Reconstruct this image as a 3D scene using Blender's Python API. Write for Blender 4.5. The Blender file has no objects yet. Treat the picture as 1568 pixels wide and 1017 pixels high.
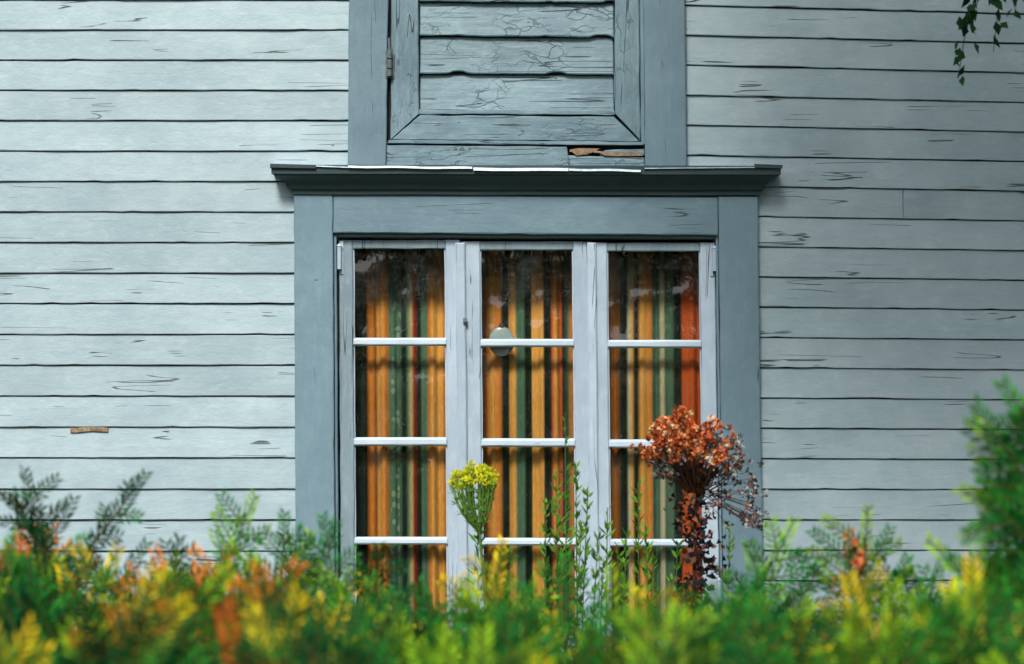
import bpy, math, random
import numpy as np
from mathutils import Vector, noise as mnoise
random.seed(7); rng=np.random.default_rng(7)
sc=bpy.context.scene
S=0.002; CZ=1.75; CD=7.4
def X(p): return (p-784)*S
def Z(q): return CZ-(q-508.5)*S

# ------------------------------------------------------------ node helpers
class NT:
    def __init__(s,name):
        s.m=bpy.data.materials.new(name); s.m.use_nodes=True
        s.t=s.m.node_tree; s.t.nodes.clear()
        s.out=s.n('ShaderNodeOutputMaterial')
    def n(s,ty,**kw):
        nd=s.t.nodes.new(ty)
        for k,v in kw.items(): setattr(nd,k,v)
        return nd
    def l(s,a,b): s.t.links.new(a,b)
    def set(s,sock,v):
        if hasattr(v,'is_linked') or isinstance(v,bpy.types.NodeSocket): s.l(v,sock)
        else: sock.default_value=v
    def math(s,op,a,b=0.0,clamp=False):
        nd=s.n('ShaderNodeMath',operation=op); nd.use_clamp=clamp
        s.set(nd.inputs[0],a); s.set(nd.inputs[1],b); return nd.outputs[0]
    def mix(s,f,a,b,mode='MIX'):
        nd=s.n('ShaderNodeMix',data_type='RGBA',blend_type=mode)
        s.set(nd.inputs[0],f)
        for sk,v in ((nd.inputs[6],a),(nd.inputs[7],b)):
            if isinstance(v,tuple) and len(v)==3: v=(*v,1)
            s.set(sk,v)
        return nd.outputs[2]
    def noise(s,vec,scale,detail=4,rough=.55,dist=0):
        nd=s.n('ShaderNodeTexNoise'); s.l(vec,nd.inputs['Vector'])
        nd.inputs['Scale'].default_value=scale; nd.inputs['Detail'].default_value=detail
        nd.inputs['Roughness'].default_value=rough; nd.inputs['Distortion'].default_value=dist
        return nd.outputs['Fac']
    def ramp(s,f,a,b):
        nd=s.n('ShaderNodeMapRange'); s.l(f,nd.inputs[0]); nd.inputs[1].default_value=a; nd.inputs[2].default_value=b
        return nd.outputs[0]
    def vscale(s,vec,sc3):
        nd=s.n('ShaderNodeVectorMath',operation='MULTIPLY'); s.l(vec,nd.inputs[0]); nd.inputs[1].default_value=sc3
        return nd.outputs[0]
    def obj(s): return s.n('ShaderNodeTexCoord').outputs['Object']

def paint(name,base,dark,light,crack=.5,peel=.1,axis='x',wood=(.22,.17,.12),rough=.55,bump=.5,crackle=0.0,blot=(.35,.7),ga=.6):
    m=NT(name); o=m.obj()
    at=m.n('ShaderNodeAttribute',attribute_name='rnd')
    r=at.outputs['Fac']
    off=m.n('ShaderNodeCombineXYZ'); m.l(m.math('MULTIPLY',r,37.0),off.inputs[0]); m.l(m.math('MULTIPLY',r,11.0),off.inputs[1]); m.l(m.math('MULTIPLY',r,23.0),off.inputs[2])
    ad=m.n('ShaderNodeVectorMath',operation='ADD'); m.l(o,ad.inputs[0]); m.l(off.outputs[0],ad.inputs[1]); v=ad.outputs[0]
    g3=(1.2,4,12) if axis=='x' else (12,4,1.2)
    c3=(.55,2,13) if axis=='x' else (13,2,.55)
    grain=m.noise(m.vscale(v,g3),7,6,.65)
    blotch=m.noise(v,3.2,5,.6); big=m.noise(o,1.1,3,.5); fine=m.noise(v,160,3,.6); med=m.noise(m.vscale(v,(1,1,1.5) if axis=='x' else (1.5,1,1)),19,6,.66)
    col=m.mix(m.ramp(blotch,*blot),base,dark)
    col=m.mix(m.math('MULTIPLY',m.ramp(grain,.52,.78),ga),col,light)
    col=m.mix(m.math('MULTIPLY',m.ramp(grain,.46,.28),ga*.75),col,dark)
    col=m.mix(m.math('MULTIPLY',m.ramp(med,.5,.75),.5),col,dark)
    col=m.mix(m.math('MULTIPLY',m.ramp(med,.45,.25),.4),col,light)
    bv=m.math('ADD',m.math('MULTIPLY',r,.13),.935)
    bb=m.math('MULTIPLY',bv,m.math('ADD',m.math('MULTIPLY',big,.25),.875))
    cb=m.n('ShaderNodeCombineXYZ'); [m.l(bb,cb.inputs[i]) for i in range(3)]
    col=m.mix(1.0,col,cb.outputs[0],'MULTIPLY')
    cn=m.noise(m.vscale(v,c3),2.6,1.5,.5,.25)
    cm=m.math('ABSOLUTE',m.math('SUBTRACT',cn,.5))
    cmask=m.ramp(cm,.010,.002)
    gate=m.noise(m.vscale(v,(1.3,1,4) if axis=='x' else (4,1,1.3)),3.2,2)
    cmask=m.math('MULTIPLY',cmask,m.ramp(gate,.66-.16*crack,.70-.16*crack),True)
    pn=m.noise(m.vscale(v,(1,1,2.6) if axis=='x' else (2.6,1,1)),11,9,.68)
    pm=m.ramp(pn,.74-peel,.755-peel)
    pedge=m.ramp(m.math('ABSOLUTE',m.math('SUBTRACT',pn,.742-peel)),.012,.003)
    col=m.mix(m.math('MULTIPLY',pm,.75),col,wood)
    col=m.mix(m.math('MULTIPLY',pedge,.55),col,(.05,.055,.05))
    col=m.mix(m.math('MULTIPLY',cmask,.8),col,(.03,.035,.035))
    vo=m.n('ShaderNodeTexVoronoi'); m.l(v,vo.inputs['Vector']); vo.inputs['Scale'].default_value=4.5
    dm=m.ramp(vo.outputs['Distance'],.026,.012)
    col=m.mix(m.math('MULTIPLY',dm,.7),col,(.06,.06,.055))
    h=m.math('ADD',m.math('MULTIPLY',grain,.55*ga),m.math('MULTIPLY',fine,.07))
    h=m.math('ADD',h,m.math('MULTIPLY',med,.6))
    h=m.math('SUBTRACT',h,m.math('MULTIPLY',pm,.35)); h=m.math('SUBTRACT',h,m.math('MULTIPLY',cmask,.9)); h=m.math('SUBTRACT',h,m.math('MULTIPLY',dm,.5))
    if crackle>0:
        v2=m.n('ShaderNodeTexVoronoi',feature='DISTANCE_TO_EDGE')
        wv=m.n('ShaderNodeVectorMath',operation='ADD'); m.l(m.vscale(v,(.25,1,1.7) if axis=='x' else (1.7,1,.25)),wv.inputs[0])
        dn=m.n('ShaderNodeTexNoise'); m.l(v,dn.inputs['Vector']); dn.inputs['Scale'].default_value=9; dn.inputs['Detail'].default_value=5
        dv=m.n('ShaderNodeVectorMath',operation='SCALE'); m.l(dn.outputs['Color'],dv.inputs[0]); dv.inputs['Scale'].default_value=.16
        m.l(dv.outputs[0],wv.inputs[1]); m.l(wv.outputs[0],v2.inputs['Vector']); v2.inputs['Scale'].default_value=22
        k=m.math('MULTIPLY',m.ramp(v2.outputs['Distance'],.045,.006),m.ramp(m.noise(v,5,4),.50,.62),True)
        col=m.mix(m.math('MULTIPLY',k,crackle),col,(.05,.065,.07)); h=m.math('SUBTRACT',h,m.math('MULTIPLY',k,.6*crackle))
    b=m.n('ShaderNodeBump'); b.inputs['Strength'].default_value=bump; b.inputs['Distance'].default_value=.004; m.l(h,b.inputs['Height'])
    p=m.n('ShaderNodeBsdfPrincipled'); m.l(col,p.inputs['Base Color']); p.inputs['Roughness'].default_value=rough
    m.l(b.outputs[0],p.inputs['Normal']); m.l(p.outputs[0],m.out.inputs[0]); return m.m

def simple(name,c,rough=.7,metal=0,var=.25,scale=12,bump=.2):
    m=NT(name); o=m.obj(); n=m.noise(o,scale,5,.6)
    col=m.mix(m.ramp(n,.3,.7),tuple(x*(1-var) for x in c),tuple(min(1,x*(1+var)) for x in c))
    p=m.n('ShaderNodeBsdfPrincipled'); m.l(col,p.inputs['Base Color']); p.inputs['Roughness'].default_value=rough; p.inputs['Metallic'].default_value=metal
    b=m.n('ShaderNodeBump'); b.inputs['Strength'].default_value=bump; b.inputs['Distance'].default_value=.005; m.l(n,b.inputs['Height']); m.l(b.outputs[0],p.inputs['Normal'])
    m.l(p.outputs[0],m.out.inputs[0]); return m.m

def foliage(name,trans=.35,rough=.6):
    m=NT(name); a=m.n('ShaderNodeAttribute',attribute_name='Col')
    col=a.outputs['Color']
    p=m.n('ShaderNodeBsdfPrincipled'); m.l(col,p.inputs['Base Color']); p.inputs['Roughness'].default_value=rough; p.inputs['Specular IOR Level'].default_value=.06
    t=m.n('ShaderNodeBsdfTranslucent'); m.l(col,t.inputs[0])
    x=m.n('ShaderNodeMixShader'); x.inputs[0].default_value=trans; m.l(p.outputs[0],x.inputs[1]); m.l(t.outputs[0],x.inputs[2]); m.l(x.outputs[0],m.out.inputs[0]); return m.m

M_wall=paint('siding_paint',(.33,.435,.475),(.24,.34,.38),(.43,.535,.57),crack=.45,peel=-.010,bump=.95,wood=(.22,.21,.18),ga=.28)
M_trim=paint('trim_paint',(.145,.235,.285),(.105,.18,.225),(.20,.30,.35),crack=.3,peel=.008,axis='z',bump=.75,wood=(.2,.25,.27),ga=.3)
M_trimx=paint('trim_paint_h',(.145,.235,.285),(.105,.18,.225),(.20,.30,.35),crack=.3,peel=.008,axis='x',bump=.65,wood=(.2,.25,.27),ga=.3)
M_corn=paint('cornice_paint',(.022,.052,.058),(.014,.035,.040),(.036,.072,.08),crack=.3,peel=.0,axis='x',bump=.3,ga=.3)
M_shut=paint('shutter_paint',(.165,.265,.31),(.085,.155,.19),(.28,.39,.44),crack=.95,peel=.065,axis='x',bump=1.0,crackle=.75,wood=(.08,.12,.135))
M_shutz=paint('shutter_stile_paint',(.165,.265,.31),(.085,.155,.19),(.27,.38,.43),crack=.95,peel=.065,axis='z',bump=1.0,crackle=.7,wood=(.08,.12,.135))
M_case=paint('casement_paint',(.40,.50,.59),(.29,.38,.46),(.52,.62,.69),crack=.7,peel=.02,axis='z',bump=.7,wood=(.30,.36,.40),ga=.4)
M_casex=paint('muntin_paint',(.50,.61,.69),(.38,.48,.56),(.62,.72,.78),crack=.1,peel=.0,axis='x',bump=.35,wood=(.4,.45,.5),ga=.35)
M_dark=simple('sheathing_dark',(.012,.015,.017))
M_room=simple('room_plaster',(.06,.06,.055))
M_flash=simple('zinc_flashing',(.42,.52,.57),.5,.1,.4,30)
M_iron=simple('old_iron',(.10,.13,.14),.6,.3,.4,60,.6)
M_rawwood=simple('bare_wood',(.23,.16,.10),.85,0,.6,50,.8)
M_stone=simple('foundation_stone',(.28,.27,.25),.9,0,.3,5,.8)
M_roof=simple('roof_slate',(.08,.085,.09),.8,0,.3,9,.6)
M_leaf=foliage('needle_leaf'); M_dry=foliage('dry_petal',.25,.8); 

# ------------------------------------------------------------ mesh builder
def empty(name,parent=None,loc=(0,0,0)):
    e=bpy.data.objects.new(name,None); sc.collection.objects.link(e); e.location=loc
    if parent: e.parent=parent
    return e
class MB:
    def __init__(s): s.v=[];s.f=[];s.r=[]
    def add(s,vs,fs,r=None):
        b=len(s.v); r=random.random() if r is None else r
        s.v+=vs; s.f+=[tuple(i+b for i in f) for f in fs]; s.r+=[r]*len(vs)
    def build(s,name,mat,parent=None,smooth=False):
        me=bpy.data.meshes.new(name); me.from_pydata(s.v,[],s.f)
        a=me.attributes.new('rnd','FLOAT','POINT'); a.data.foreach_set('value',s.r)
        me.materials.append(mat); me.update()
        if smooth: me.polygons.foreach_set('use_smooth',[True]*len(me.polygons))
        o=bpy.data.objects.new(name,me); sc.collection.objects.link(o)
        if parent: o.parent=parent
        return o
    def plank(s,tl,tr,br,bl,yf,yb,seg=.05,wob=.0006,tilt=0.0,bev=.003,jag=0.0,r=None,face=.0006):
        tl,tr,br,bl=[np.array(c,float) for c in (tl,tr,br,bl)]
        W=np.linalg.norm(tr-tl); H=np.linalg.norm(tl-bl)
        def par(L):
            e=min(.25,bev/L); k=max(1,int(L/seg)); 
            return [0,e]+[e+(1-2*e)*i/k for i in range(1,k)]+[1-e,1]
        U=par(W);V=par(H); nu=len(U);nv=len(V); sd=random.random()*100
        vs=[]
        for j,v in enumerate(V):
            for i,u in enumerate(U):
                p=(tl*(1-u)+tr*u)*(1-v)+(bl*(1-u)+br*u)*v
                ed=(i in(0,nu-1)) or (j in(0,nv-1))
                y=yf-tilt*v+(bev*.7 if ed else 0)+face*2*mnoise.noise(Vector((p[0]*5+sd,p[1]*9,sd)))
                dx=wob*mnoise.noise(Vector((p[1]*14,sd,p[0]*2)))*2; dz=wob*mnoise.noise(Vector((p[0]*14,sd+9,j*3.3)))*2
                if jag and j>=nv-2:
                    q=mnoise.noise(Vector((p[0]*16,sd,4)));q2=mnoise.noise(Vector((p[0]*70,sd,8)))
                    dz+=jag*max(0,min(1,(q-.28)*6))+jag*.35*max(0,q2)*max(0,min(1,q*4))
                vs.append((p[0]+dx,y,p[1]+dz))
        fs=[(j*nu+i,j*nu+i+1,(j+1)*nu+i+1,(j+1)*nu+i) for j in range(nv-1) for i in range(nu-1)]
        fs=[f[::-1] for f in fs]
        ring=[i for i in range(nu)]+[j*nu+nu-1 for j in range(1,nv)]+[(nv-1)*nu+i for i in range(nu-2,-1,-1)]+[j*nu for j in range(nv-2,0,-1)]
        b=len(vs); 
        for k in ring: vs.append((vs[k][0],yb,vs[k][2]))
        n=len(ring)
        fs+=[(ring[k],ring[(k+1)%n],b+(k+1)%n,b+k) for k in range(n)]
        s.add(vs,fs,r)
    def rect(s,x0,x1,z0,z1,yf,yb,**k): s.plank((x0,z1),(x1,z1),(x1,z0),(x0,z0),yf,yb,**k)
    def box(s,x0,x1,y0,y1,z0,z1):
        vs=[(x,y,z) for x in(x0,x1) for y in(y0,y1) for z in(z0,z1)]
        s.add(vs,[(0,1,3,2),(4,6,7,5),(0,4,5,1),(2,3,7,6),(0,2,6,4),(1,5,7,3)])
    def tube(s,pts,rad,n=8,r=None):
        pts=[Vector(p) for p in pts]; rad=rad if isinstance(rad,(list,tuple)) else [rad]*len(pts); vs=[];fs=[]
        for i,p in enumerate(pts):
            d=(pts[min(i+1,len(pts)-1)]-pts[max(i-1,0)]).normalized(); a=d.orthogonal().normalized(); c=d.cross(a)
            for k in range(n):
                t=2*math.pi*k/n; q=p+(a*math.cos(t)+c*math.sin(t))*rad[i]; vs.append(tuple(q))
        for i in range(len(pts)-1):
            for k in range(n): fs.append((i*n+k,i*n+(k+1)%n,(i+1)*n+(k+1)%n,(i+1)*n+k))
        fs.append(tuple(range(n))[::-1]); fs.append(tuple((len(pts)-1)*n+k for k in range(n)))
        s.add(vs,fs,r)

house=empty('wooden_house')
# ------------------------------------------------------------ siding
XL,XR=-3.6,3.6
mb=MB()
def lineL(n): return 1+46.0*n+0.045*n*n if n>=0 else 1+46.0*n
def lineR(n): return 10+45.6*n+0.035*n*n if n>=0 else 10+45.6*n
def dropR(y): return max(-6,min(14,13*(1-y/830.)))
GAP=1.5
for side in (0,1):
    for n in range(-36,27):
        fn=lineL if side==0 else lineR
        y0=fn(n)+GAP*.5; y1=fn(n+1)-GAP*.5*random.uniform(.6,1.6)
        if side==0:
            xa=XL; xb=X(540) if y0<262 and y0>-440 else (X(462) if 262<=y0<1012 else 0.0)
            za0=Z(y0);za1=Z(y1); zb0=za0;zb1=za1
        else:
            xb=XR; xa=X(1043) if y0<262 and y0>-440 else (X(1156) if 262<=y0<1012 else 0.002)
            zf=lambda x,y:Z(y)-dropR(y)*S*((x-X(1080))/(X(1568)-X(1080)))
            za0=zf(xa,y0);za1=zf(xa,y1);zb0=zf(xb,y0);zb1=zf(xb,y1)
        cuts=[xa]
        if side==1 and n==6: cuts.append(X(1382))
        elif random.random()<.6:
            c=random.uniform(-3.2,-1.8) if side==0 else random.uniform(1.75,3.2)
            cuts.append(c)
        cuts.append(xb)
        for a,b in zip(cuts[:-1],cuts[1:]):
            ta=(a-xa)/(xb-xa);tb=(b-xa)/(xb-xa); L=lambda p,q,t:p+(q-p)*t
            ga=.0005
            mb.plank((a+ga,L(za0,zb0,ta)),(b-ga,L(za0,zb0,tb)),(b-ga,L(za1,zb1,tb)),(a+ga,L(za1,zb1,ta)),-.011,-.002,seg=.03,wob=.0007,tilt=.007,bev=.0017,jag=.0018,face=.0012)
mb.build('siding',M_wall,house)
mb=MB()
mb.rect(X(108),X(166),Z(660),Z(655),-.0186,-.012,bev=.0008,seg=.006,wob=.003)
mb.build('bare_wood_sliver',M_rawwood,house)
mb=MB()
ox0,ox1,oz0,oz1=X(512),X(1101),Z(996),Z(362)
ZB,ZT=.30,5.2
for a in ((XL,ox0,-.0,.12,ZB,ZT),(ox1,XR,0,.12,ZB,ZT),(ox0,ox1,0,.12,oz1,ZT),(ox0,ox1,0,.12,ZB,oz0)): mb.box(*a)
mb.build('sheathing',M_dark,house)
mb=MB(); mb.box(XL,XL+.1,.121,6,ZB,ZT); mb.box(XR-.1,XR,.121,6,ZB,ZT); mb.box(XL,XR,6.001,6.1,ZB,ZT)
mb.rect(XL-.03,XL+.09,ZB,ZT,-.035,-.001); mb.rect(XR-.09,XR+.03,ZB,ZT,-.035,-.001)
mb.build('outer_walls',M_wall,house)
mb=MB(); mb.box(XL-.02,XR+.02,-.03,6.1,-.2,ZB-.002); mb.build('foundation',M_stone,house)
mb=MB(); vs=[(XL-.3,-.25,ZT-.1),(XR+.3,-.25,ZT-.1),(XR+.3,3,ZT+2.2),(XL-.3,3,ZT+2.2),(XL-.3,6.4,ZT-.1),(XR+.3,6.4,ZT-.1)]
vs+= [(x,y,z+.12) for x,y,z in vs]
mb.add(vs,[(0,1,2,3),(3,2,5,4),(6,9,8,7),(9,10,11,8),(0,6,7,1),(4,5,11,10),(0,3,9,6),(3,4,10,9),(1,7,8,2),(2,8,11,5)])
mb.add([(XL,.05,ZT),(XL,5.95,ZT),(XL,3,ZT+2.1)],[(0,1,2)]); mb.add([(XR,.05,ZT),(XR,5.95,ZT),(XR,3,ZT+2.1)],[(0,1,2)])
mb.build('roof',M_roof,house)
mb=MB(); 
mb.box(-1.6,1.6,2.2,2.25,.5,2.7); mb.box(-1.65,-1.6,.121,2.2,.5,2.7); mb.box(1.6,1.65,.121,2.2,.5,2.7); mb.box(-1.6,1.6,.121,2.2,2.7,2.75); mb.box(-1.6,1.6,.121,2.2,.45,.5)
mb.build('room_interior',M_room,house)

# ------------------------------------------------------------ lower window
win=empty('casement_window',house)
def T(px,py):
    if py>300: px=px+(py-300)/600.*(2.5+(px-452)/708.*6)
    return (X(px),Z(py))
def tp(mbx,x0,x1,y0,y1,yf,yb,**k): mbx.plank(T(x0,y0),T(x1,y0),T(x1,y1),T(x0,y1),yf,yb,**k)
YF=-.046
mb=MB()
tp(mb,452,511,299,1040,YF,0,seg=.05,wob=.0012)
tp(mb,1098,1158,303,1040,YF,0,seg=.05,wob=.0012)
tp(mb,511.5,516,360,992,-.030,.10,wob=.0006); tp(mb,1094,1097.5,360,992,-.030,.10,wob=.0006)
mb.build('jamb_casings',M_trim,win)
mb=MB(); mb.plank(T(511.6,300),T(1097.4,303),T(1097.4,361),T(511.6,357),YF+.002,0,wob=.001)
mb.plank(T(511.6,356),T(1097.4,360),T(1097.4,366),T(511.6,363),-.02,.10)
mb.build('frieze_board',M_trimx,win)
mb=MB(); tp(mb,440,1172,1041,1062,-.085,0); tp(mb,512,1097,992,1012,-.055,.10); tp(mb,512,1097,1013,1040,-.04,0); mb.build('sill',M_casex,win)
mb=MB()
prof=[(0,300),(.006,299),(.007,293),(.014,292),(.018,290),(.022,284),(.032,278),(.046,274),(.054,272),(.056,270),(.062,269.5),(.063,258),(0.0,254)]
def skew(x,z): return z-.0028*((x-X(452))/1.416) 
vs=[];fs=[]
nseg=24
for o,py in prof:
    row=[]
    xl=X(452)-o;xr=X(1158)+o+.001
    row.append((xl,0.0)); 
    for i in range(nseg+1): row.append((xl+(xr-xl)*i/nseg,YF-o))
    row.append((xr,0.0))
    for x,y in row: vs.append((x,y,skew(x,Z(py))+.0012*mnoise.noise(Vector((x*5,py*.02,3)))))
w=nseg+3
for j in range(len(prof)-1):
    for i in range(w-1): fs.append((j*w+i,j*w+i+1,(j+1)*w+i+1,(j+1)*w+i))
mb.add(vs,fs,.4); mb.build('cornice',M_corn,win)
mb=MB()
def strip(pts,h,yf,yb):
    n=len(pts);vs=[];fs=[]
    for x,q in pts:
        wq=.0010*mnoise.noise(Vector((x*.05,1,2)))
        vs+= [(X(x),yf+wq,Z(q)),(X(x),yf-.003+wq,Z(q+h)),(X(x),yb,Z(q)+.006),(X(x),yf+.004+wq,Z(q+h))]
    for i in range(n-1):
        a=4*i;b=a+4; fs+=[(a,a+1,b+1,b),(a,b,b+2,a+2),(a+1,a+3,b+3,b+1)]
    mb.add(vs,fs)
strip([(419+i*6,254.5+i*.25) for i in range(21)],1.6,-.113,0)
strip([(537+i*11,257.5+i*.13+.5*math.sin(i*.7)) for i in range(18)],3.2,-.116,0)
strip([(726+i*13,260.5+i*.13+.5*math.sin(i*.5)) for i in range(12)],4.4,-.117,0)
strip([(870+i*12,262+i*.2+.5*math.sin(i*.9)) for i in range(10)],3.2,-.116,0)
strip([(984+i*14,261-.12*i) for i in range(15)],1.4,-.113,0)
mb.build('drip_flashing',M_flash,win)
mb=MB()
for a,b in ((419,488),(1150,1192)): mb.plank((X(a),Z(255)),(X(b),Z(256.5)),(X(b),Z(262)),(X(a),Z(261)),-.1175,-.10,bev=.001)
mb.build('drip_end',M_corn,win)

# casements
mb=MB(); mx=MB(); mg=MB()
C0,C1=-.010,.020
cas=[(519,540,682,703.5),(705.5,734,877,904),(906,928,1071,1093)]
rows=[(516,530),(668.5,683),(821,834)]
for ci,(a,b,c,d) in enumerate(cas):
    t0=368+ci*2
    tp(mg if ci==0 else mb,a,b,t0,990,C0,C1,wob=.0009,seg=.03); tp(mb,c,d,t0,990,C0,C1,wob=.0009,seg=.03)
    tp(mb,b,b+2.2,t0+12,976,C0+.008,C1-.002,bev=.001); tp(mb,c-2.2,c,t0+12,976,C0+.008,C1-.002,bev=.001)
    tp(mg,b+.1,c-.1,t0,t0+13,C0+.001,C1,wob=.0008)
    tp(mx,b+.1,c-.1,975,989,C0+.001,C1,wob=.0008)
    for k,(r0,r1) in enumerate(rows):
        s=ci*1.6+.5
        tp(mx,b+.1,c-.1,r0+2.6+s,r1-2.4+s,C0-.003,C1-.004,wob=.0006,bev=.003)
        tp(mx,b+2.4,c-2.4,r0+s+1,r1-.5+s,C0+.007,C1-.006,wob=.0004,bev=.0025)
for xa,xb in ((697,712),(898,911)):
    tp(mb,xa,xb,372,988,C0-.012,C0+.002,bev=.004,wob=.0008,seg=.03)
mb.build('casement_stiles',M_case,win); mx.build('muntins_and_rails',M_casex,win)
mg.build('weathered_shaded_stile_and_head_rails',paint('weathered_shaded_casement',(.20,.28,.32),(.13,.19,.23),(.29,.37,.42),crack=.8,peel=.05,axis='z',bump=.7,wood=(.13,.18,.2)),win)  # shade from jamb and head put into a darker paint, with wear
mh=MB()
for px,py in ((520,395),(520,905),(1092,398),(1092,905)):
    x,z=T(px,py); mh.tube([(x,C0-.012,z-.035),(x,C0-.012,z+.035)],.007,10); mh.tube([(x,C0-.012,z+.035),(x,C0-.012,z+.043)],[.009,.003],10)
    d=1 if px<700 else -1
    mh.rect(min(x,x+d*.012),max(x,x+d*.012),z-.05,z+.05,C0-.004,C0+.002,bev=.001)
mh.build('window_hinges',M_case,win)
mh=MB(); x,z=T(711,491); mh.tube([(x,C0-.014,z),(x,C0-.022,z)],.006,10); mh.rect(x-.006,x+.006,z-.012,z+.008,C0-.0155,C0-.01,bev=.001)
mh.build('window_latch',M_iron,win)
g=NT('old_glass'); o=g.obj(); nn=g.noise(o,5,2,.5); bp=g.n('ShaderNodeBump'); bp.inputs['Strength'].default_value=.5; bp.inputs['Distance'].default_value=.05; g.l(nn,bp.inputs['Height'])
tr=g.n('ShaderNodeBsdfTransparent'); tr.inputs[0].default_value=(.95,.97,.95,1)
gl=g.n('ShaderNodeBsdfGlossy'); gl.inputs['Roughness'].default_value=.02; g.l(bp.outputs[0],gl.inputs['Normal'])
ge=g.n('ShaderNodeNewGeometry'); dp=g.n('ShaderNodeVectorMath',operation='DOT_PRODUCT'); g.l(ge.outputs['Incoming'],dp.inputs[0]); g.l(ge.outputs['Normal'],dp.inputs[1])
ci_=g.math('SUBTRACT',1.0,g.math('ABSOLUTE',dp.outputs['Value']),True)
frs=g.math('ADD',g.math('MULTIPLY',g.math('POWER',ci_,5.0),.9),.085)
xs=g.n('ShaderNodeMixShader'); g.l(frs,xs.inputs[0]); g.l(tr.outputs[0],xs.inputs[1]); g.l(gl.outputs[0],xs.inputs[2])
df=g.n('ShaderNodeBsdfDiffuse'); df.inputs[0].default_value=(.5,.55,.52,1); x2=g.n('ShaderNodeMixShader')
g.l(g.math('ADD',g.math('MULTIPLY',g.ramp(g.noise(g.vscale(o,(1,1,.5)),9,5,.65),.5,.8),.05),.004),x2.inputs[0]); g.l(xs.outputs[0],x2.inputs[1]); g.l(df.outputs[0],x2.inputs[2]); g.l(x2.outputs[0],g.out.inputs[0])
mb=MB()
for a,b,c,d in cas:
    p=[T(b-2,375),T(c+2,375),T(c+2,980),T(b-2,980)]
    mb.add([(q[0],.010,q[1]) for q in p],[(0,3,2,1)])
mb.build('glass_panes',g.m,win)

# curtains
st=[(500,'k'),(545,'k'),(557,'k'),(560,'o'),(566,'o'),(572,'b'),(578,'Y'),(590,'o'),(593,'g'),(612,'g'),(615,'k'),(619,'k'),(622,'g'),(627,'y'),(631,'r'),(635,'r'),(637,'k'),(642,'k'),(645,'g'),(653,'g'),(656,'o'),(661,'Y'),(675,'Y'),(685,'o'),(695,'b'),(700,'k'),(715,'g'),(735,'g'),(741,'b'),(746,'o'),(750,'Y'),(764,'o'),(768,'k'),(776,'k'),(780,'Y'),(788,'Y'),(791,'g'),(800,'g'),(803,'k'),(811,'k'),(814,'Y'),(821,'Y'),(829,'Y'),(832,'k'),(841,'k'),(845,'R'),(850,'Y'),(855,'b'),(858,'R'),(861,'k'),(866,'g'),(876,'o'),(890,'o'),(905,'g'),(928,'b'),(936,'o'),(949,'b'),(952,'k'),(959,'k'),(963,'c'),(970,'Y'),(974,'k'),(978,'k'),(982,'Y'),(988,'Y'),(997,'o'),(1000,'g'),(1010,'g'),(1013,'c'),(1017,'c'),(1020,'g'),(1030,'g'),(1036,'k'),(1043,'k'),(1047,'R'),(1060,'R'),(1075,'R'),(1090,'b'),(1130,'k')]
cc={'k':(.006,.014,.011),'b':(.19,.065,.012),'o':(.46,.15,.020),'Y':(.60,.29,.062),'g':(.06,.125,.075),'G':(.04,.09,.05),'y':(.36,.29,.12),'r':(.27,.035,.015),'R':(.48,.085,.018),'c':(.40,.37,.23)}  # dark bands: fabric stripes plus darkness of panel gaps put into the colour
sx=np.array([s[0] for s in st],float); scol=np.array([cc[s[1]] for s in st])
px=np.arange(500,1131,1.0); NZ=36
zz=np.linspace(Z(1010),Z(372),NZ)
V=[];C=[]
for j,z in enumerate(zz):
    t=j/(NZ-1)
    wobx=1.2*math.sin(t*3.1)
    ph=(px-500)/31.0*2*math.pi*.93
    fold=.5*np.sin(ph+.9*np.sin(px/70))+.35*np.sin(ph*2.17+1.3+t*.5)
    back=.24*max(0,(t-.66)/.34)**1.15
    y=.050+back+.016*fold*(1-.15*t)+.002*np.sin(px/13+t*4)
    xx=px+1.0*np.cos(ph+.9*np.sin(px/70))+wobx*np.sin(px/40)+(1-t)*3.0
    xx=784+(xx-784)*(1+back/7.4)
    c=np.stack([np.interp(px,sx,scol[:,k]) for k in range(3)],1)
    for i in range(len(px)): V.append((X(xx[i]),y[i],z)); 
    C.append(c)
C=np.concatenate(C); n=len(px)
F=[(j*n+i,j*n+i+1,(j+1)*n+i+1,(j+1)*n+i) for j in range(NZ-1) for i in range(n-1)]
me=bpy.data.meshes.new('striped_curtains'); me.from_pydata(V,[],F)
ca=me.color_attributes.new('Col','FLOAT_COLOR','POINT'); ca.data.foreach_set('color',np.concatenate([C,np.ones((len(C),1))],1).ravel().astype('f'))
me.polygons.foreach_set('use_smooth',[True]*len(me.polygons))
cm=NT('curtain_fabric'); a=cm.n('ShaderNodeAttribute',attribute_name='Col'); o=cm.obj()
wn=cm.noise(cm.vscale(o,(90,1,12)),3,4,.6); leafn=cm.n('ShaderNodeTexVoronoi'); cm.l(cm.vscale(o,(50,0,38)),leafn.inputs['Vector']); leafn.inputs['Scale'].default_value=1.0
sep=cm.n('ShaderNodeSeparateXYZ'); cm.l(o,sep.inputs[0])
band=cm.math('LESS_THAN',cm.math('ABSOLUTE',cm.math('SUBTRACT',sep.outputs[0],X(604))),.013)
lf=cm.math('MULTIPLY',band,cm.ramp(leafn.outputs['Distance'],.42,.3),True)
col=cm.mix(cm.ramp(wn,.3,.7),cm.mix(1.0,a.outputs['Color'],(.68,.66,.62),'MULTIPLY'),a.outputs['Color'])
col=cm.mix(cm.math('MULTIPLY',lf,.6),col,(.20,.25,.17))
p=cm.n('ShaderNodeBsdfPrincipled'); cm.l(col,p.inputs['Base Color']); p.inputs['Roughness'].default_value=.9; p.inputs['Specular IOR Level'].default_value=.1; cm.l(p.outputs[0],cm.out.inputs[0])
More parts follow.
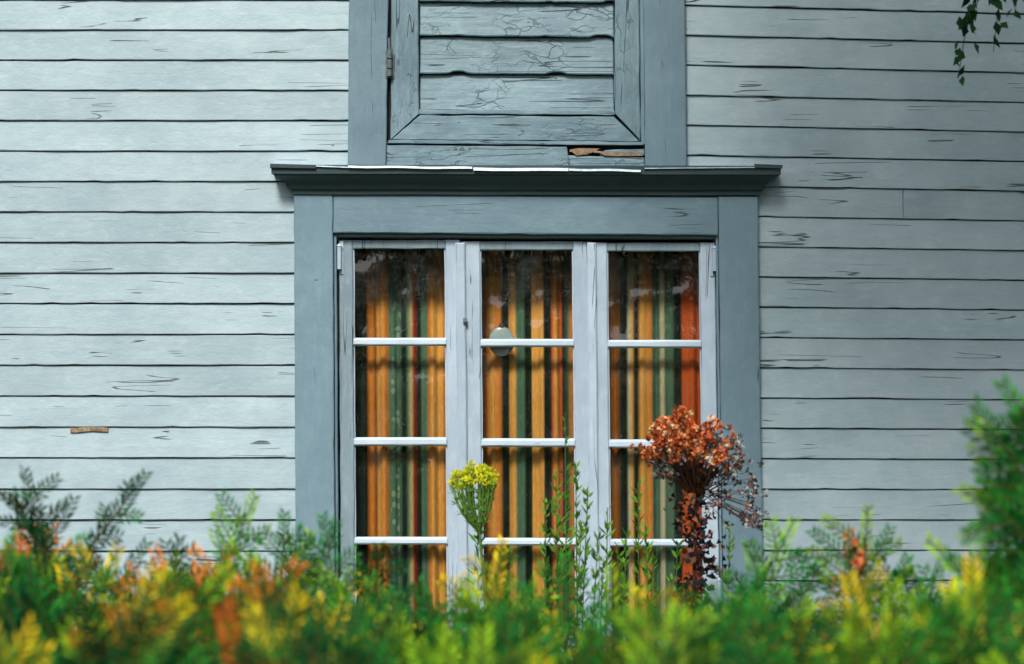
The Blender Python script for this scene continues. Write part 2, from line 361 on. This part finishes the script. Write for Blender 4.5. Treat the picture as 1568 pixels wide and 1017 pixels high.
me.materials.append(cm.m); o=bpy.data.objects.new('striped_curtains',me); sc.collection.objects.link(o); o.parent=win
mb=MB(); mb.tube([(X(500),.29,Z(371)),(X(1120),.29,Z(371))],.008,10); mb.build('curtain_rod',M_iron,win)
refl=empty('reflection_globe'); mw=NT('reflection_tint'); p=mw.n('ShaderNodeBsdfPrincipled'); p.inputs['Base Color'].default_value=(.22,.28,.27,1); p.inputs['Roughness'].default_value=.25; mw.l(p.outputs[0],mw.out.inputs[0])  # invented globe object standing in for a round reflection on the pane
mb=MB(); cx,cz=X(768),Z(523)
pts=[];rd=[]
for i in range(17):
    t=math.pi*i/16; pts.append((cx,.0,cz+.046*math.cos(t))); rd.append(max(.002,.040*math.sin(t)))
mb.tube(pts,rd,24)
for k,vv in enumerate(mb.v): mb.v[k]=(vv[0],.023+vv[1]*.22,vv[2])
mb.build('globe',mw.m,refl,True)
mb=MB(); mb.tube([(cx,.026,cz+.044),(cx,.026,cz+.056)],[.010,.006],12); mb.tube([(cx,.026,cz+.056),(cx,.026,Z(366))],.0008,6); mb.build('invented_cord_and_cap',M_dark,refl)  # made-up cord and cap to hang the reflection globe

# ------------------------------------------------------------ upper shuttered window
sh=empty('shuttered_window',house)
mb=MB()
def q4(mbx,a,b,c,d,yf,yb,**k): mbx.plank(*[(X(p[0]),Z(p[1])) for p in (a,b,c,d)],yf,yb,**k)
q4(mb,(538,-400),(600,-400),(592,259),(534,257),-.042,0,wob=.0014)
q4(mb,(982,-400),(1044,-400),(1050,262),(987,260),-.042,0,wob=.0014)
q4(mb,(976,-400),(981.5,-400),(986.5,222),(981,222),-.030,0,bev=.001)
mb.build('upper_casings',M_trim,sh)
mb=MB(); q4(mb,(520,-440),(1062,-440),(1062,-401),(520,-401),-.05,0); q4(mb,(505,-462),(1077,-462),(1077,-441),(505,-441),-.09,0); mb.build('upper_head',M_corn,sh)
mb=MB()
q4(mb,(604,-396),(642,-396),(642,176),(599,216),-.030,-.004,wob=.0016,seg=.025,jag=.001)
q4(mb,(940,-396),(974,-396),(980,216),(941,176),-.030,-.004,wob=.0016,seg=.025)
mb.build('shutter_stiles',M_shutz,sh)
mb=MB()
q4(mb,(643.5,178),(939.5,180),(979,218),(600.5,215),-.0295,-.004,wob=.0012,seg=.02,jag=.002)
q4(mb,(604,-437),(974,-437),(974,-397),(604,-397),-.030,-.004)
q4(mb,(593,223),(868,226),(872,258),(592,256),-.034,0,wob=.0015,seg=.02,jag=.002)
q4(mb,(869.5,240),(986,242),(986,260),(873,258),-.031,0,wob=.003,seg=.012,jag=.004)
q4(mb,(925,231),(986,230),(986,240),(918,239),-.033,0,wob=.003,seg=.01)
q4(mb,(597,216),(981,219),(985,224),(594,221),-.040,-.0,wob=.001,seg=.02,bev=.0015)
ys=[-396,-340,-283,-226,-169,-112,-54,4,56.5,114,173]
for a,b in zip(ys[:-1],ys[1:]):
    q4(mb,(643.5,a+1),(939,a+2),(939.5,b+1.5),(643.5,b-1),-.006,-.002,wob=.0010,seg=.010,tilt=.018,bev=.003,jag=.006,face=.0016)
q4(mb,(643,168),(940,171),(940,177),(643,175),-.0275,-.01,wob=.0018,seg=.015,bev=.0015)
mb.build('shutter_boards',M_shut,sh)
mb=MB(); q4(mb,(593,-396),(980,-396),(986,262),(592,260),-.001,.0,bev=.0005); mb.build('shutter_backing',M_dark,sh)
mb=MB()
q4(mb,(872,232),(918,230),(900,237),(882,241),-.0345,-.01,seg=.006,wob=.005,bev=.001)
q4(mb,(905,232.5),(984,237),(984,240),(925,239),-.0355,-.02,seg=.006,wob=.003,bev=.001)
mb.build('splintered_wood',M_rawwood,sh)
mb=MB(); x=X(597.5)
for z0,z1 in ((Z(92),Z(82)),(Z(107),Z(94)),(Z(119),Z(109))): mb.tube([(x,-.044,z1),(x,-.044,z0)],.0085,12)
mb.tube([(x,-.044,Z(82)),(x,-.044,Z(74))],[.006,.003],8)
mb.tube([(x-.002,-.03,Z(60)),(x-.001,-.038,Z(76))],.003,6)
mb.rect(x-.012,x,Z(122),Z(80),-.0435,-.03,bev=.001); mb.rect(x,x+.014,Z(122),Z(84),-.034,-.02,bev=.001)
mb.build('shutter_hinge',M_iron,sh)

# ------------------------------------------------------------ plants
class PB:
    def __init__(s): s.V=[];s.C=[]
    def quads(s,Q,C):
        if C.ndim==2: C=np.repeat(C[:,None,:],4,1)
        s.V.append(Q.reshape(-1,3)); s.C.append(C.reshape(-1,3))
    def stem(s,P,r0,r1,col):
        P=np.array(P,float); n=len(P); k=5
        d=np.gradient(P,axis=0); d/=np.linalg.norm(d,axis=1)[:,None]+1e-9
        a=np.cross(d,[.3,.9,.1]); a/=np.linalg.norm(a,axis=1)[:,None]+1e-9; b=np.cross(d,a)
        R=np.linspace(r0,r1,n)[:,None]
        rings=[P+(a*math.cos(2*math.pi*i/k)+b*math.sin(2*math.pi*i/k))*R for i in range(k)]
        for i in range(k):
            A=rings[i];B=rings[(i+1)%k]
            Q=np.stack([A[:-1],B[:-1],B[1:],A[1:]],1); s.quads(Q,np.tile(np.array(col),(len(Q),1)))
    def build(s,name,mat,parent=None):
        V=np.concatenate(s.V).astype('f');C=np.concatenate(s.C); C=np.clip(C,0,1)
        n=len(V); me=bpy.data.meshes.new(name); me.vertices.add(n); me.vertices.foreach_set('co',V.ravel())
        me.loops.add(n); me.loops.foreach_set('vertex_index',np.arange(n,dtype='i')); me.polygons.add(n//4)
        me.polygons.foreach_set('loop_start',np.arange(0,n,4,dtype='i')); me.polygons.foreach_set('loop_total',np.full(n//4,4,'i'))
        me.update(calc_edges=True)
        ca=me.color_attributes.new('Col','FLOAT_COLOR','POINT'); ca.data.foreach_set('color',np.concatenate([C,np.ones((n,1))],1).ravel().astype('f'))
        me.materials.append(mat); o=bpy.data.objects.new(name,me); sc.collection.objects.link(o)
        if parent: o.parent=parent
        return o
def unit(v): v=np.array(v,float); return v/(np.linalg.norm(v)+1e-9)
def shoot(pb,P0,D,L,nl,col,tip,dens=.0050,bend=.15,wid=.0066,flat=.16,stemr=.0026):
    D=unit(D); up=np.array([0,0,1.]); side=unit(np.cross(D,[0.1,1,.2]+rng.normal(0,.32,3))); nor=np.cross(D,side)
    n=max(6,int(L/dens)); t=(np.arange(n)+rng.random(n)*.5)/n
    bv=unit(up*.6+rng.normal(0,.5,3))*bend*L
    cen=P0+D*(t*L)[:,None]+bv*(t**2)[:,None]
    ph=np.arange(n)*math.pi+rng.normal(0,.25,n)
    rad=side*np.cos(ph)[:,None]+nor*(np.sin(ph)*1.0+rng.normal(0,flat,n))[:,None]
    rad/=np.linalg.norm(rad,axis=1)[:,None]
    fw=(.42+.75*t)[:,None]
    nd=D*fw+rad; nd/=np.linalg.norm(nd,axis=1)[:,None]
    ln=nl*rng.uniform(.88,1.08,n)*(1-.4*t**3)*np.clip(.6+t*3,0,1)
    w=np.cross(nd,nor+rng.normal(0,.3,(n,3))); w/=np.linalg.norm(w,axis=1)[:,None]+1e-9; w*=wid*.5
    m=cen+nd*(ln*.55)[:,None]; T_=cen+nd*ln[:,None]+np.array([0,0,1])*(ln*.10)[:,None]
    Q=np.stack([cen,m+w,T_,m-w],1)
    c0=np.array(col);c1=np.array(tip)
    c=c0*(1-t[:,None]**1.4)+c1*(t[:,None]**1.4); c=c*rng.uniform(.65,1.3,n)[:,None]
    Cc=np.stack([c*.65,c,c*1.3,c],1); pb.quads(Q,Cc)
    tt=np.linspace(0,1,5)[:,None]; pb.stem(P0+D*tt*L+bv*tt**2,stemr,stemr*.4,tuple(c0*.6+np.array([.06,.05,.01])))
    return lambda s:P0+D*s*L+bv*s*s
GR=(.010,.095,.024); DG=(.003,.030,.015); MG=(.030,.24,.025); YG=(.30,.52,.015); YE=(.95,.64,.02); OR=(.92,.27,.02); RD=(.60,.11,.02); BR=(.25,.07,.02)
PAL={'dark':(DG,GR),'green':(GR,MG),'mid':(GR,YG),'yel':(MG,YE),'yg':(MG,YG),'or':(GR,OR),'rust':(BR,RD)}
def branch(pb,base,tipd,L,style,k=5,nl=.030,sl=.125,bend=.10):
    pal=PAL[style]
    f=shoot(pb,np.array(base),tipd,L,nl,pal[0],pal[1],bend=bend,stemr=.0035)
    D=unit(tipd); pl=unit(np.cross(D,[0.2*rng.normal(),1,.2*rng.normal()]))
    for i in range(k):
        s=.18+.62*(i+rng.random()*.4)/k
        sd=pl*(1 if i%2 else -1)+rng.normal(0,.28,3); d=unit(D*.85+unit(sd))
        p2=pal if rng.random()<.75 else PAL['green']
        shoot(pb,f(s),d,sl*rng.uniform(.75,1.15)*(1.15-s*.65),nl*.92,p2[0],p2[1],bend=.08)
top=np.array([(-2.3,1.42),(-0.97,1.375),(-0.87,1.385),(-0.79,1.35),(-0.72,1.33),(-0.65,1.29),(-0.575,1.33),(-0.51,1.34),(-0.45,1.27),(-0.41,1.23),(-0.35,1.29),(-0.28,1.31),(-0.18,1.27),(-0.10,1.225),(-0.03,1.235),(0.045,1.20),(0.14,1.20),(0.22,1.17),(0.33,1.15),(0.39,1.21),(0.46,1.25),(0.52,1.22),(0.60,1.21),(0.66,1.24),(0.73,1.18),(0.80,1.18),(0.86,1.25),(0.97,1.36),(1.3,1.45),(2.3,1.5)])
def topz(x): return np.interp(x,top[:,0],top[:,1])
hb=PB()
def style_at(x,dz):
    b=mnoise.noise(Vector((x*5.5,2.7,dz*4)))
    if x<-.45:
        pr=['or','yel','or','rust','mid','green','dark','dark']
    elif x<.35: pr=['yel','yg','mid','yg','green','green','dark','dark']
    else: pr=['mid','green','yg','green','mid','dark','green','dark']
    i=int(np.clip((b*-1.3+.5)*8+rng.normal(0,1.3),0,7)); return pr[i]
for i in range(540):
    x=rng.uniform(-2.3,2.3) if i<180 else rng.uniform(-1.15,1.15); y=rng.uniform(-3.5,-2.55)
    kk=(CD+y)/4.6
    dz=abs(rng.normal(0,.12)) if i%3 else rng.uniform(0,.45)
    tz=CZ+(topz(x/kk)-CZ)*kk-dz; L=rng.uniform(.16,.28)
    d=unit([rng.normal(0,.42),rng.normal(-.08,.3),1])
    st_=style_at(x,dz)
    if dz>.12 and rng.random()<.55: st_='dark'  # branches deeper in the hedge turn darker green, interior shade put into colour
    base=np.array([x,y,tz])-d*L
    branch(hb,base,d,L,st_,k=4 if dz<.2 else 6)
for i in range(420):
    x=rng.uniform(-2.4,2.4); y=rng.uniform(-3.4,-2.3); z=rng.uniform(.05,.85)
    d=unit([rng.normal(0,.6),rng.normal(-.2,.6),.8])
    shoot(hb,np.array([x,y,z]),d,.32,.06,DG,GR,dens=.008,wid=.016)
for i in range(60):
    x=rng.uniform(-2.3,2.3); y=rng.uniform(-3.0,-2.6); z1=topz(x)-.15
    P=[(x,y,0),(x+rng.normal(0,.05),y,z1*.4),(x+rng.normal(0,.09),y+rng.normal(0,.08),z1*.75),(x+rng.normal(0,.12),y+rng.normal(0,.12),z1)]
    hb.stem(P,.014,.004,(.07,.045,.03))
def leader(tip,base,style,k=6,sl=.08,nl=.029,y=-2.8,bend=.08):
    b=np.array([base[0],y,base[1]]); t=np.array([tip[0],y+rng.normal(0,.04),tip[1]]); branch(hb,b,t-b,np.linalg.norm(t-b),style,k=k,sl=sl,nl=nl,bend=bend)
leader((-.905,1.485),(-.885,1.30),'dark',5,.10); leader((-.69,1.475),(-.82,1.32),'dark',4,.06)
leader((-.955,1.44),(-.90,1.34),'dark',3,.05)
leader((-.50,1.435),(-.56,1.25),'yg',6,.09); leader((-.43,1.395),(-.44,1.22),'green',5,.08); leader((-.40,1.35),(-.43,1.22),'yg',4,.06)
leader((-.355,1.39),(-.33,1.20),'green',5,.09); leader((-.62,1.36),(-.66,1.2),'dark',5,.08); leader((-.25,1.35),(-.27,1.18),'dark',5,.08)
leader((-.02,1.335),(-.05,1.13),'yel',7,.09); leader((-.10,1.28),(-.09,1.12),'yel',6,.08); leader((-.30,1.23),(-.28,1.1),'yel',6,.08)
leader((.11,1.31),(.10,1.1),'green',6,.09); leader((.20,1.29),(.19,1.08),'mid',5,.08); leader((.04,1.27),(.05,1.08),'mid',5,.08)
leader((.665,1.40),(.665,1.12),'mid',10,.14); leader((.635,1.36),(.655,1.2),'or',4,.05)
leader((.545,1.375),(.42,1.17),'yg',8,.09); leader((.60,1.33),(.50,1.15),'green',6,.09); leader((.48,1.30),(.44,1.12),'green',6,.09)
leader((.745,1.33),(.69,1.14),'green',6,.09); leader((.83,1.30),(.75,1.13),'green',6,.09)
# nearer front face of the hedge
for i in range(64):
    x=rng.uniform(-.95,.95); y=rng.uniform(-4.55,-4.0); kk=(CD+y)/4.6
    cen=math.exp(-((x-.12)/.30)**2)
    tz=CZ-(.475+.06*cen+rng.uniform(-.02,.14))*kk
    st_=(['yel','or','mid','green','dark','rust'] if x<-.2 else ['yg','green','dark','yel','mid','green'])[rng.integers(0,6)]
    d=unit([rng.normal(0,.45),rng.normal(0,.25),1]); L=rng.uniform(.14,.22)
    branch(hb,np.array([x,y,tz])-d*L,d,L,st_,k=5,sl=.10)
for i in range(26):
    x=rng.uniform(-.95,.95); y=rng.uniform(-4.4,-4.1)
    hb.stem([(x*.9,y+.5,0),(x,y+.1,.6),(x+.02,y,1.2)],.012,.004,(.07,.045,.03))
    for k in range(7):
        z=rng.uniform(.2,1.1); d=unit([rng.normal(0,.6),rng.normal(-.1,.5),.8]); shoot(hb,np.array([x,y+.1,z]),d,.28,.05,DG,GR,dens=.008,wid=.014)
hb.build('yew_hedge',M_leaf)
# spruce sapling nearer the viewpoint, right
hb=PB()
TX,TY=.99,-3.6
hb.stem([(TX+.02,TY,0),(TX+.02,TY,.6),(TX,TY,1.2),(TX,TY,1.80)],.020,.005,(.08,.05,.03))
for i in range(60):
    z=rng.uniform(.30,1.72); a=rng.uniform(0,2*math.pi) if i%2 else math.pi+rng.normal(0,.5)
    R=.36 if z<1.2 else (.28 if z<1.42 else (.20 if z<1.52 else max(.06,.13*(1.8-z)/.28)))
    d=np.array([math.cos(a),math.sin(a)*.6,.45]); L=R/np.linalg.norm(d[:2])*rng.uniform(.75,1.0)
    branch(hb,np.array([TX,TY,z]),d,L,['green','dark','green','dark','mid','dark'][i%6],k=7,sl=.11,nl=.032,bend=.05)
for tip,base,s_ in (((.712,1.625),(.93,1.36),'green'),((.725,1.60),(.93,1.43),'mid'),((.715,1.50),(.93,1.30),'green'),((.74,1.49),(.95,1.36),'mid'),((.675,1.39),(.93,1.18),'green'),((.69,1.35),(.93,1.24),'mid'),((.76,1.66),(.96,1.40),'green'),((.66,1.31),(.93,1.12),'dark')):
    leader(tip,base,s_,12,.11,.034,-3.62+rng.normal(0,.03),.05)
hb.build('spruce_sapling',M_leaf)

def leafq(P,D,L,W,curl=.2):
    D=unit(D); w=unit(np.cross(D,rng.normal(0,1,3)))*W*.5; n=np.cross(D,unit(w))
    return np.array([P,P+D*L*.45+w+n*curl*W,P+D*L,P+D*L*.45-w+n*curl*W])
def path(base,tip,n=8,w=.03):
    base=np.array(base,float);tip=np.array(tip,float); a=rng.normal(0,1,3)*w
    return [base+(tip-base)*t+a*math.sin(math.pi*t) for t in np.linspace(0,1,n)]
# --- yellow-green flower head
fb=PB(); Y=-1.1
hub=np.array([-.085,Y,1.225]); fb.stem(path((-.10,Y+.05,0),hub,10),.006,.004,(.12,.22,.06))
heads=[]
while len(heads)<52:
    a=rng.uniform(0,2*math.pi); r=math.sqrt(rng.random())
    p=np.array([-.10+.062*r*math.cos(a),Y+.06*r*math.sin(a),1.335+.052*math.sqrt(max(0,1-r*r*.9))+rng.normal(0,.008)])
    if all(np.linalg.norm(p-q)>.011 for q in heads): heads.append(p)
for T1 in heads:
    rr=(T1-hub); P=[hub+rr*t+np.array([rr[0],rr[1],0])*math.sin(math.pi*t)*.25 for t in np.linspace(0,1,6)]
    fb.stem(P,.0017,.0011,(.20,.34,.07))
    Q=[];C=[]; yb_=rng.random()
    for k in range(46):
        d=unit(rng.normal(0,1,3)+[0,0,.4]); Q.append(leafq(T1+d*rng.uniform(0,.007),d,.009,.005)); 
        y=np.clip(yb_*.6+.5*rng.random()+.15*d[2],0,1); C.append(np.array([.88,.82,.03])*y+np.array([.18,.38,.04])*(1-y))
    for k in range(12):
        s=rng.uniform(.15,.95); Q.append(leafq(P[int(s*5)],unit(rr+rng.normal(0,.08,3)),.020,.0045)); C.append(np.array([.14,.34,.05])*rng.uniform(.6,1.5))
    fb.quads(np.array(Q),np.array(C))
for i in range(40):
    z=rng.uniform(.9,1.24); Q=leafq(np.array([-.088+rng.normal(0,.002),Y+.01,z]),[rng.normal(0,.7),rng.normal(0,.7),.8],.045,.009)
    fb.quads(Q[None],np.array([[.08,.24,.05]]))
fb.build('goldenrod_flower',M_leaf)
# --- rust coloured dried hydrangea head
ob=PB(); Y=-1.15
hub=np.array([.475,Y,1.32]); ob.stem(path((.45,Y,0),(.47,Y,1.05),8)+path((.47,Y,1.06),hub,5,.004)+[np.array([.478,Y,1.42])],.006,.004,(.06,.03,.02))
clus=[]
for i in range(64):
    a=rng.uniform(0,2*math.pi); r=math.sqrt(rng.random())
    cx_=.472+.138*r*math.cos(a); cz_=1.430+.105*math.sqrt(max(0,1-r*r))*rng.uniform(.30,1.0)-.015*r+(.012 if cx_<.5 else -.006)
    clus.append(np.array([cx_,Y+.12*r*math.sin(a),cz_]))
for c0 in clus:
    ob.stem([hub,(hub+c0)/2+[0,0,-.015],c0],.0018,.001,(.10,.05,.03))
    ctone=rng.uniform(.55,1.2); right=(c0[0]-.475)/.115
    for f_ in range(8):
        T1=c0+rng.normal(0,.0125,3); fd=unit(T1-c0+rng.normal(0,.004,3)+[0,-.003,.003]); Q=[];C=[]
        s1=unit(np.cross(fd,rng.normal(0,1,3))); s2=np.cross(fd,s1)
        u=rng.random(); c=(np.array([.95,.27,.08])*u+np.array([.50,.10,.035])*(1-u))*ctone
        if rng.random()<.22: c=np.array([.95,.55,.26])
        if right>.45 and c0[2]<1.50 and rng.random()<.75: c=np.array([.36,.38,.37])*rng.uniform(.4,1.3)
        for k in range(5):
            aa=k*2*math.pi/5; d=unit(s1*math.cos(aa)+s2*math.sin(aa)+fd*.6); Q.append(leafq(T1,d,rng.uniform(.009,.014),.010,.5)); C.append(c*rng.uniform(.6,1.2))
        ob.quads(np.array(Q),np.array(C))
for i in range(150):
    sgn=1 if i<110 else -1
    if sgn>0:
        tt=rng.random(); x=.475+.05+.10*math.sin(tt*2.2)+rng.normal(0,.015); z=1.46-.22*tt+rng.normal(0,.012)
        if rng.random()<.4: x=.475+rng.uniform(.02,.09)
    else: x=.475-rng.uniform(.03,.125); z=rng.uniform(1.375,1.45)
    P=np.array([x,Y+rng.normal(0,.04),z]); Q=[];C=[]
    if i%2: ob.stem([hub+[0,0,rng.uniform(-.04,.06)],(hub+P)/2+[0,0,.012],P],.0012,.0008,(.08,.05,.035))
    for k in range(6):
        d=unit(rng.normal(0,1,3)+[0,0,-.3]); Q.append(leafq(P+d*.003,d,.013,.009,.5)); u=rng.random()
        C.append(np.array([.35,.08,.03]) if u<.2 else (np.array([.05,.035,.03]) if u<.5 else np.array([.36,.38,.38])))
    ob.quads(np.array(Q),np.array(C))
for i in range(400):
    z=rng.uniform(.98,1.42)
    P=np.array([.478+rng.normal(0,.024)+.022*math.sin(z*23),Y+rng.normal(0,.022),z]); d=unit(rng.normal(0,1,3)+[0,0,-.4])
    u=rng.random(); c=np.array([.022,.022,.026]) if u<.65 else (np.array([.24,.08,.03]) if u<.85 else np.array([.16,.08,.06]))
    ob.quads(leafq(P,d,rng.uniform(.014,.032),.016,.6)[None],c[None])
ob.build('dried_hydrangea',M_dry)
rb=PB()
for cx_,cz_,Y,sp in ((.61,1.165,-2.95,.040),(.69,1.150,-3.0,.026),(.655,1.335,-2.85,.009)):
    c0=np.array([cx_,Y,cz_])
    rb.stem(path((cx_-.03,Y,0),c0,8),.004,.003,(.08,.05,.03))
    for i in range(int(1500*sp)):
        T1=c0+np.array([rng.normal(0,sp),rng.normal(0,.03),rng.normal(.0,.016)]); Q=[];C=[]
        if i%3==0: rb.stem([c0-[0,0,.05],(c0+T1)/2,T1],.0015,.001,(.1,.06,.03))
        for k in range(8):
            d=unit(rng.normal(0,1,3)); Q.append(leafq(T1,d,.011,.008,.4)); C.append(np.array([.95,.28,.10])*rng.uniform(.5,1.1))
        rb.quads(np.array(Q),np.array(C))
rb.build('dried_flower_cluster',M_dry)
wb=PB()
def weed(tip,base,y,n=60,ll=.05,lw=.009,cols=((.03,.18,.03),(.15,.34,.04))):
    P=path((base,y,0.0),(tip[0],y+rng.normal(0,.03),tip[1]),26,.02); P=np.array(P); wb.stem(P,.0035,.0012,(.10,.17,.05))
    for i in range(n):
        s=rng.uniform(.45,1.0); k=s*(len(P)-1); j=min(int(k),len(P)-2); p=P[j]+(P[j+1]-P[j])*(k-j)
        a=rng.uniform(0,2*math.pi); d=[math.cos(a)*.6,math.sin(a)*.6,rng.uniform(.5,1.1)]
        c=np.array(cols[0])*(1-s)+np.array(cols[1])*s*rng.uniform(.5,1.1)
        wb.quads(leafq(p,d,ll*rng.uniform(.5,1.1)*(1.25-.6*s),lw,.2)[None],c[None])
for tip,base in (((.146,1.53),.17),((.17,1.40),.19),((.115,1.39),.14),((.20,1.33),.2),((.25,1.29),.26),((.35,1.24),.34),((.375,1.17),.37),((.55,1.25),.53),((.09,1.30),.12),((.31,1.12),.31),((.43,1.2),.43),((.42,1.1),.40),((.28,1.18),.27),((.22,1.22),.22),((-.72,1.05),-.7),((.60,1.1),.6),((-.60,1.22),-.6),((-.57,1.18),-.58),((.335,1.35),.33),((.18,1.25),.17),((.235,1.16),.24),((.13,1.18),.12),((.30,1.22),.29),((.39,1.06),.38),((-.01,1.12),0)):
    weed(tip,base,-1.0+rng.normal(0,.12),n=95)
wb.build('willowherb_plants',M_leaf)

# --- birch tree right of the frame
tb=PB(); tree=empty('birch_tree')
mt=MB(); mt.tube([(3.1,-1.9,0),(3.05,-1.9,1.5),(3.12,-1.85,3),(3.0,-1.8,4.6),(3.0,-1.8,6.2)],[.14,.11,.09,.06,.02],12)
limbs=[]
for i in range(24):
    z=2.4+i*.16; a=rng.uniform(0,6.28); L=1.5-.02*i
    if i>4 and i%3!=0: a=math.pi+rng.normal(0,.30); L=2.9 if z>3.3 else 1.5  # long unseen limbs stretched leftward to shade the upper right wall
    p0=Vector((3.05,-1.85,z)); d=Vector((math.cos(a),math.sin(a)*.7,.36)); p1=p0+d*L*.5; p2=p1+Vector((d.x,d.y,-.05))*L*.5
    mt.tube([p0,p1,p2],[.035,.02,.006],7); limbs.append((p0,p1,p2))
mt.tube([(3.0,-1.85,2.9),(2.2,-1.5,3.15),(1.6,-1.3,2.95),(1.24,-1.2,2.72)],[.03,.018,.008,.003],7)
mt.build('trunk_and_limbs',simple('birch_bark',(.30,.29,.27),.9,0,.5,14,.5),tree)
def leaves(c,rad,n,sz=.045):
    Q=[];C=[]
    for k in range(n):
        p=np.array(c)+rng.normal(0,1,3)*rad; Q.append(leafq(p,rng.normal(0,1,3)+[0,0,-.8],sz*rng.uniform(.6,1.2),sz*.75)); C.append(np.array([.045,.11,.03])*rng.uniform(.5,1.5))
    tb.quads(np.array(Q),np.array(C))
for p0,p1,p2 in limbs:
    for s in np.linspace(-.3,1,11):
        q=p1.lerp(p2,s) if s>=0 else p0.lerp(p1,1+s)
        if q.x<1.9 and q.z<3.25: continue
        leaves((q.x,q.y,q.z-.02),np.array([.2,.2,.13]),85,.08)
def twig(pts,n):
    pts=np.array(pts,float); tb.stem(pts,.0022,.0008,(.04,.03,.02))
    for i in range(n):
        s=rng.uniform(.1,1)*(len(pts)-1); j=min(int(s),len(pts)-2); p=pts[j]+(pts[j+1]-pts[j])*(s-j)
        st=p+rng.normal(0,.010,3)
        tb.quads(leafq(st,[rng.normal(0,.6),rng.normal(0,.4),-1],rng.uniform(.026,.042),.024,.15)[None],np.array([[.012,.045,.016]])*rng.uniform(.5,1.8))
twig([(1.24,-1.2,2.72),(1.19,-1.2,2.62),(1.16,-1.2,2.50),(1.145,-1.2,2.40)],17)
twig([(1.24,-1.2,2.70),(1.25,-1.2,2.60),(1.235,-1.2,2.47)],13)
twig([(1.26,-1.2,2.72),(1.20,-1.22,2.63),(1.16,-1.2,2.52)],22)
twig([(1.24,-1.2,2.72),(1.30,-1.2,2.64),(1.29,-1.2,2.56)],9)
tb.build('birch_leaves',M_leaf,tree)

db=PB()
for i in range(26):
    cx=-26+i*2.1; h=rng.uniform(4,8); Q=[];C=[]
    db.stem([(cx,-24,0),(cx,-24,h*.8)],.25,.08,(.06,.05,.04))
    for k in range(260):
        t=rng.random(); p=np.array([cx+rng.normal(0,1.0)*(1.4-t),-24+rng.normal(0,1.0),1+h*t]); Q.append(leafq(p,rng.normal(0,1,3),.7,.5)); C.append(np.array([.03,.07,.025])*rng.uniform(.5,1.4))
    db.quads(np.array(Q),np.array(C))
db.build('distant_trees',M_leaf)
gm=NT('grass_ground'); o=gm.obj(); n1=gm.noise(o,1.5,6,.6); n2=gm.noise(o,40,4,.7)
col=gm.mix(gm.ramp(n1,.35,.65),(.035,.075,.02),(.07,.09,.03)); col=gm.mix(gm.ramp(n2,.3,.8),col,(.03,.045,.015))
p=gm.n('ShaderNodeBsdfPrincipled'); gm.l(col,p.inputs['Base Color']); p.inputs['Roughness'].default_value=.95; gm.l(p.outputs[0],gm.out.inputs[0])
mb=MB(); mb.add([(-400,-400,0),(400,-400,0),(400,400,0),(-400,400,0)],[(0,1,2,3)]); mb.build('ground',gm.m)

# ------------------------------------------------------------ light
w=bpy.data.worlds.new('World'); sc.world=w; w.use_nodes=True; nt=w.node_tree; bg=nt.nodes['Background']
sky=nt.nodes.new('ShaderNodeTexSky'); sky.sky_type='NISHITA'; sky.sun_disc=False
EL=math.radians(45); AZ=math.radians(192)
sky.sun_elevation=EL; sky.sun_rotation=AZ; sky.air_density=1.0; sky.dust_density=3.0
nt.links.new(sky.outputs[0],bg.inputs[0]); bg.inputs[1].default_value=.14
sd=bpy.data.lights.new('sun','SUN'); sd.energy=4.3; sd.angle=math.radians(14); sd.color=(1,.96,.9)
so=bpy.data.objects.new('sun',sd); sc.collection.objects.link(so)
dirv=Vector((math.sin(AZ)*math.cos(EL),math.cos(AZ)*math.cos(EL),math.sin(EL)))
so.rotation_euler=dirv.to_track_quat('Z','Y').to_euler()
sc.view_settings.view_transform='Standard'; sc.view_settings.look='None'; sc.view_settings.exposure=0
cam=bpy.data.cameras.new('camera'); co=bpy.data.objects.new('camera',cam); sc.collection.objects.link(co)
co.location=(0,-CD,CZ); co.rotation_euler=(math.radians(90),0,0); cam.sensor_width=36; cam.lens=36*CD/(1568*S)
cam.clip_end=1500; cam.dof.use_dof=True; cam.dof.focus_distance=CD-.03; cam.dof.aperture_fstop=3.8
sc.camera=co
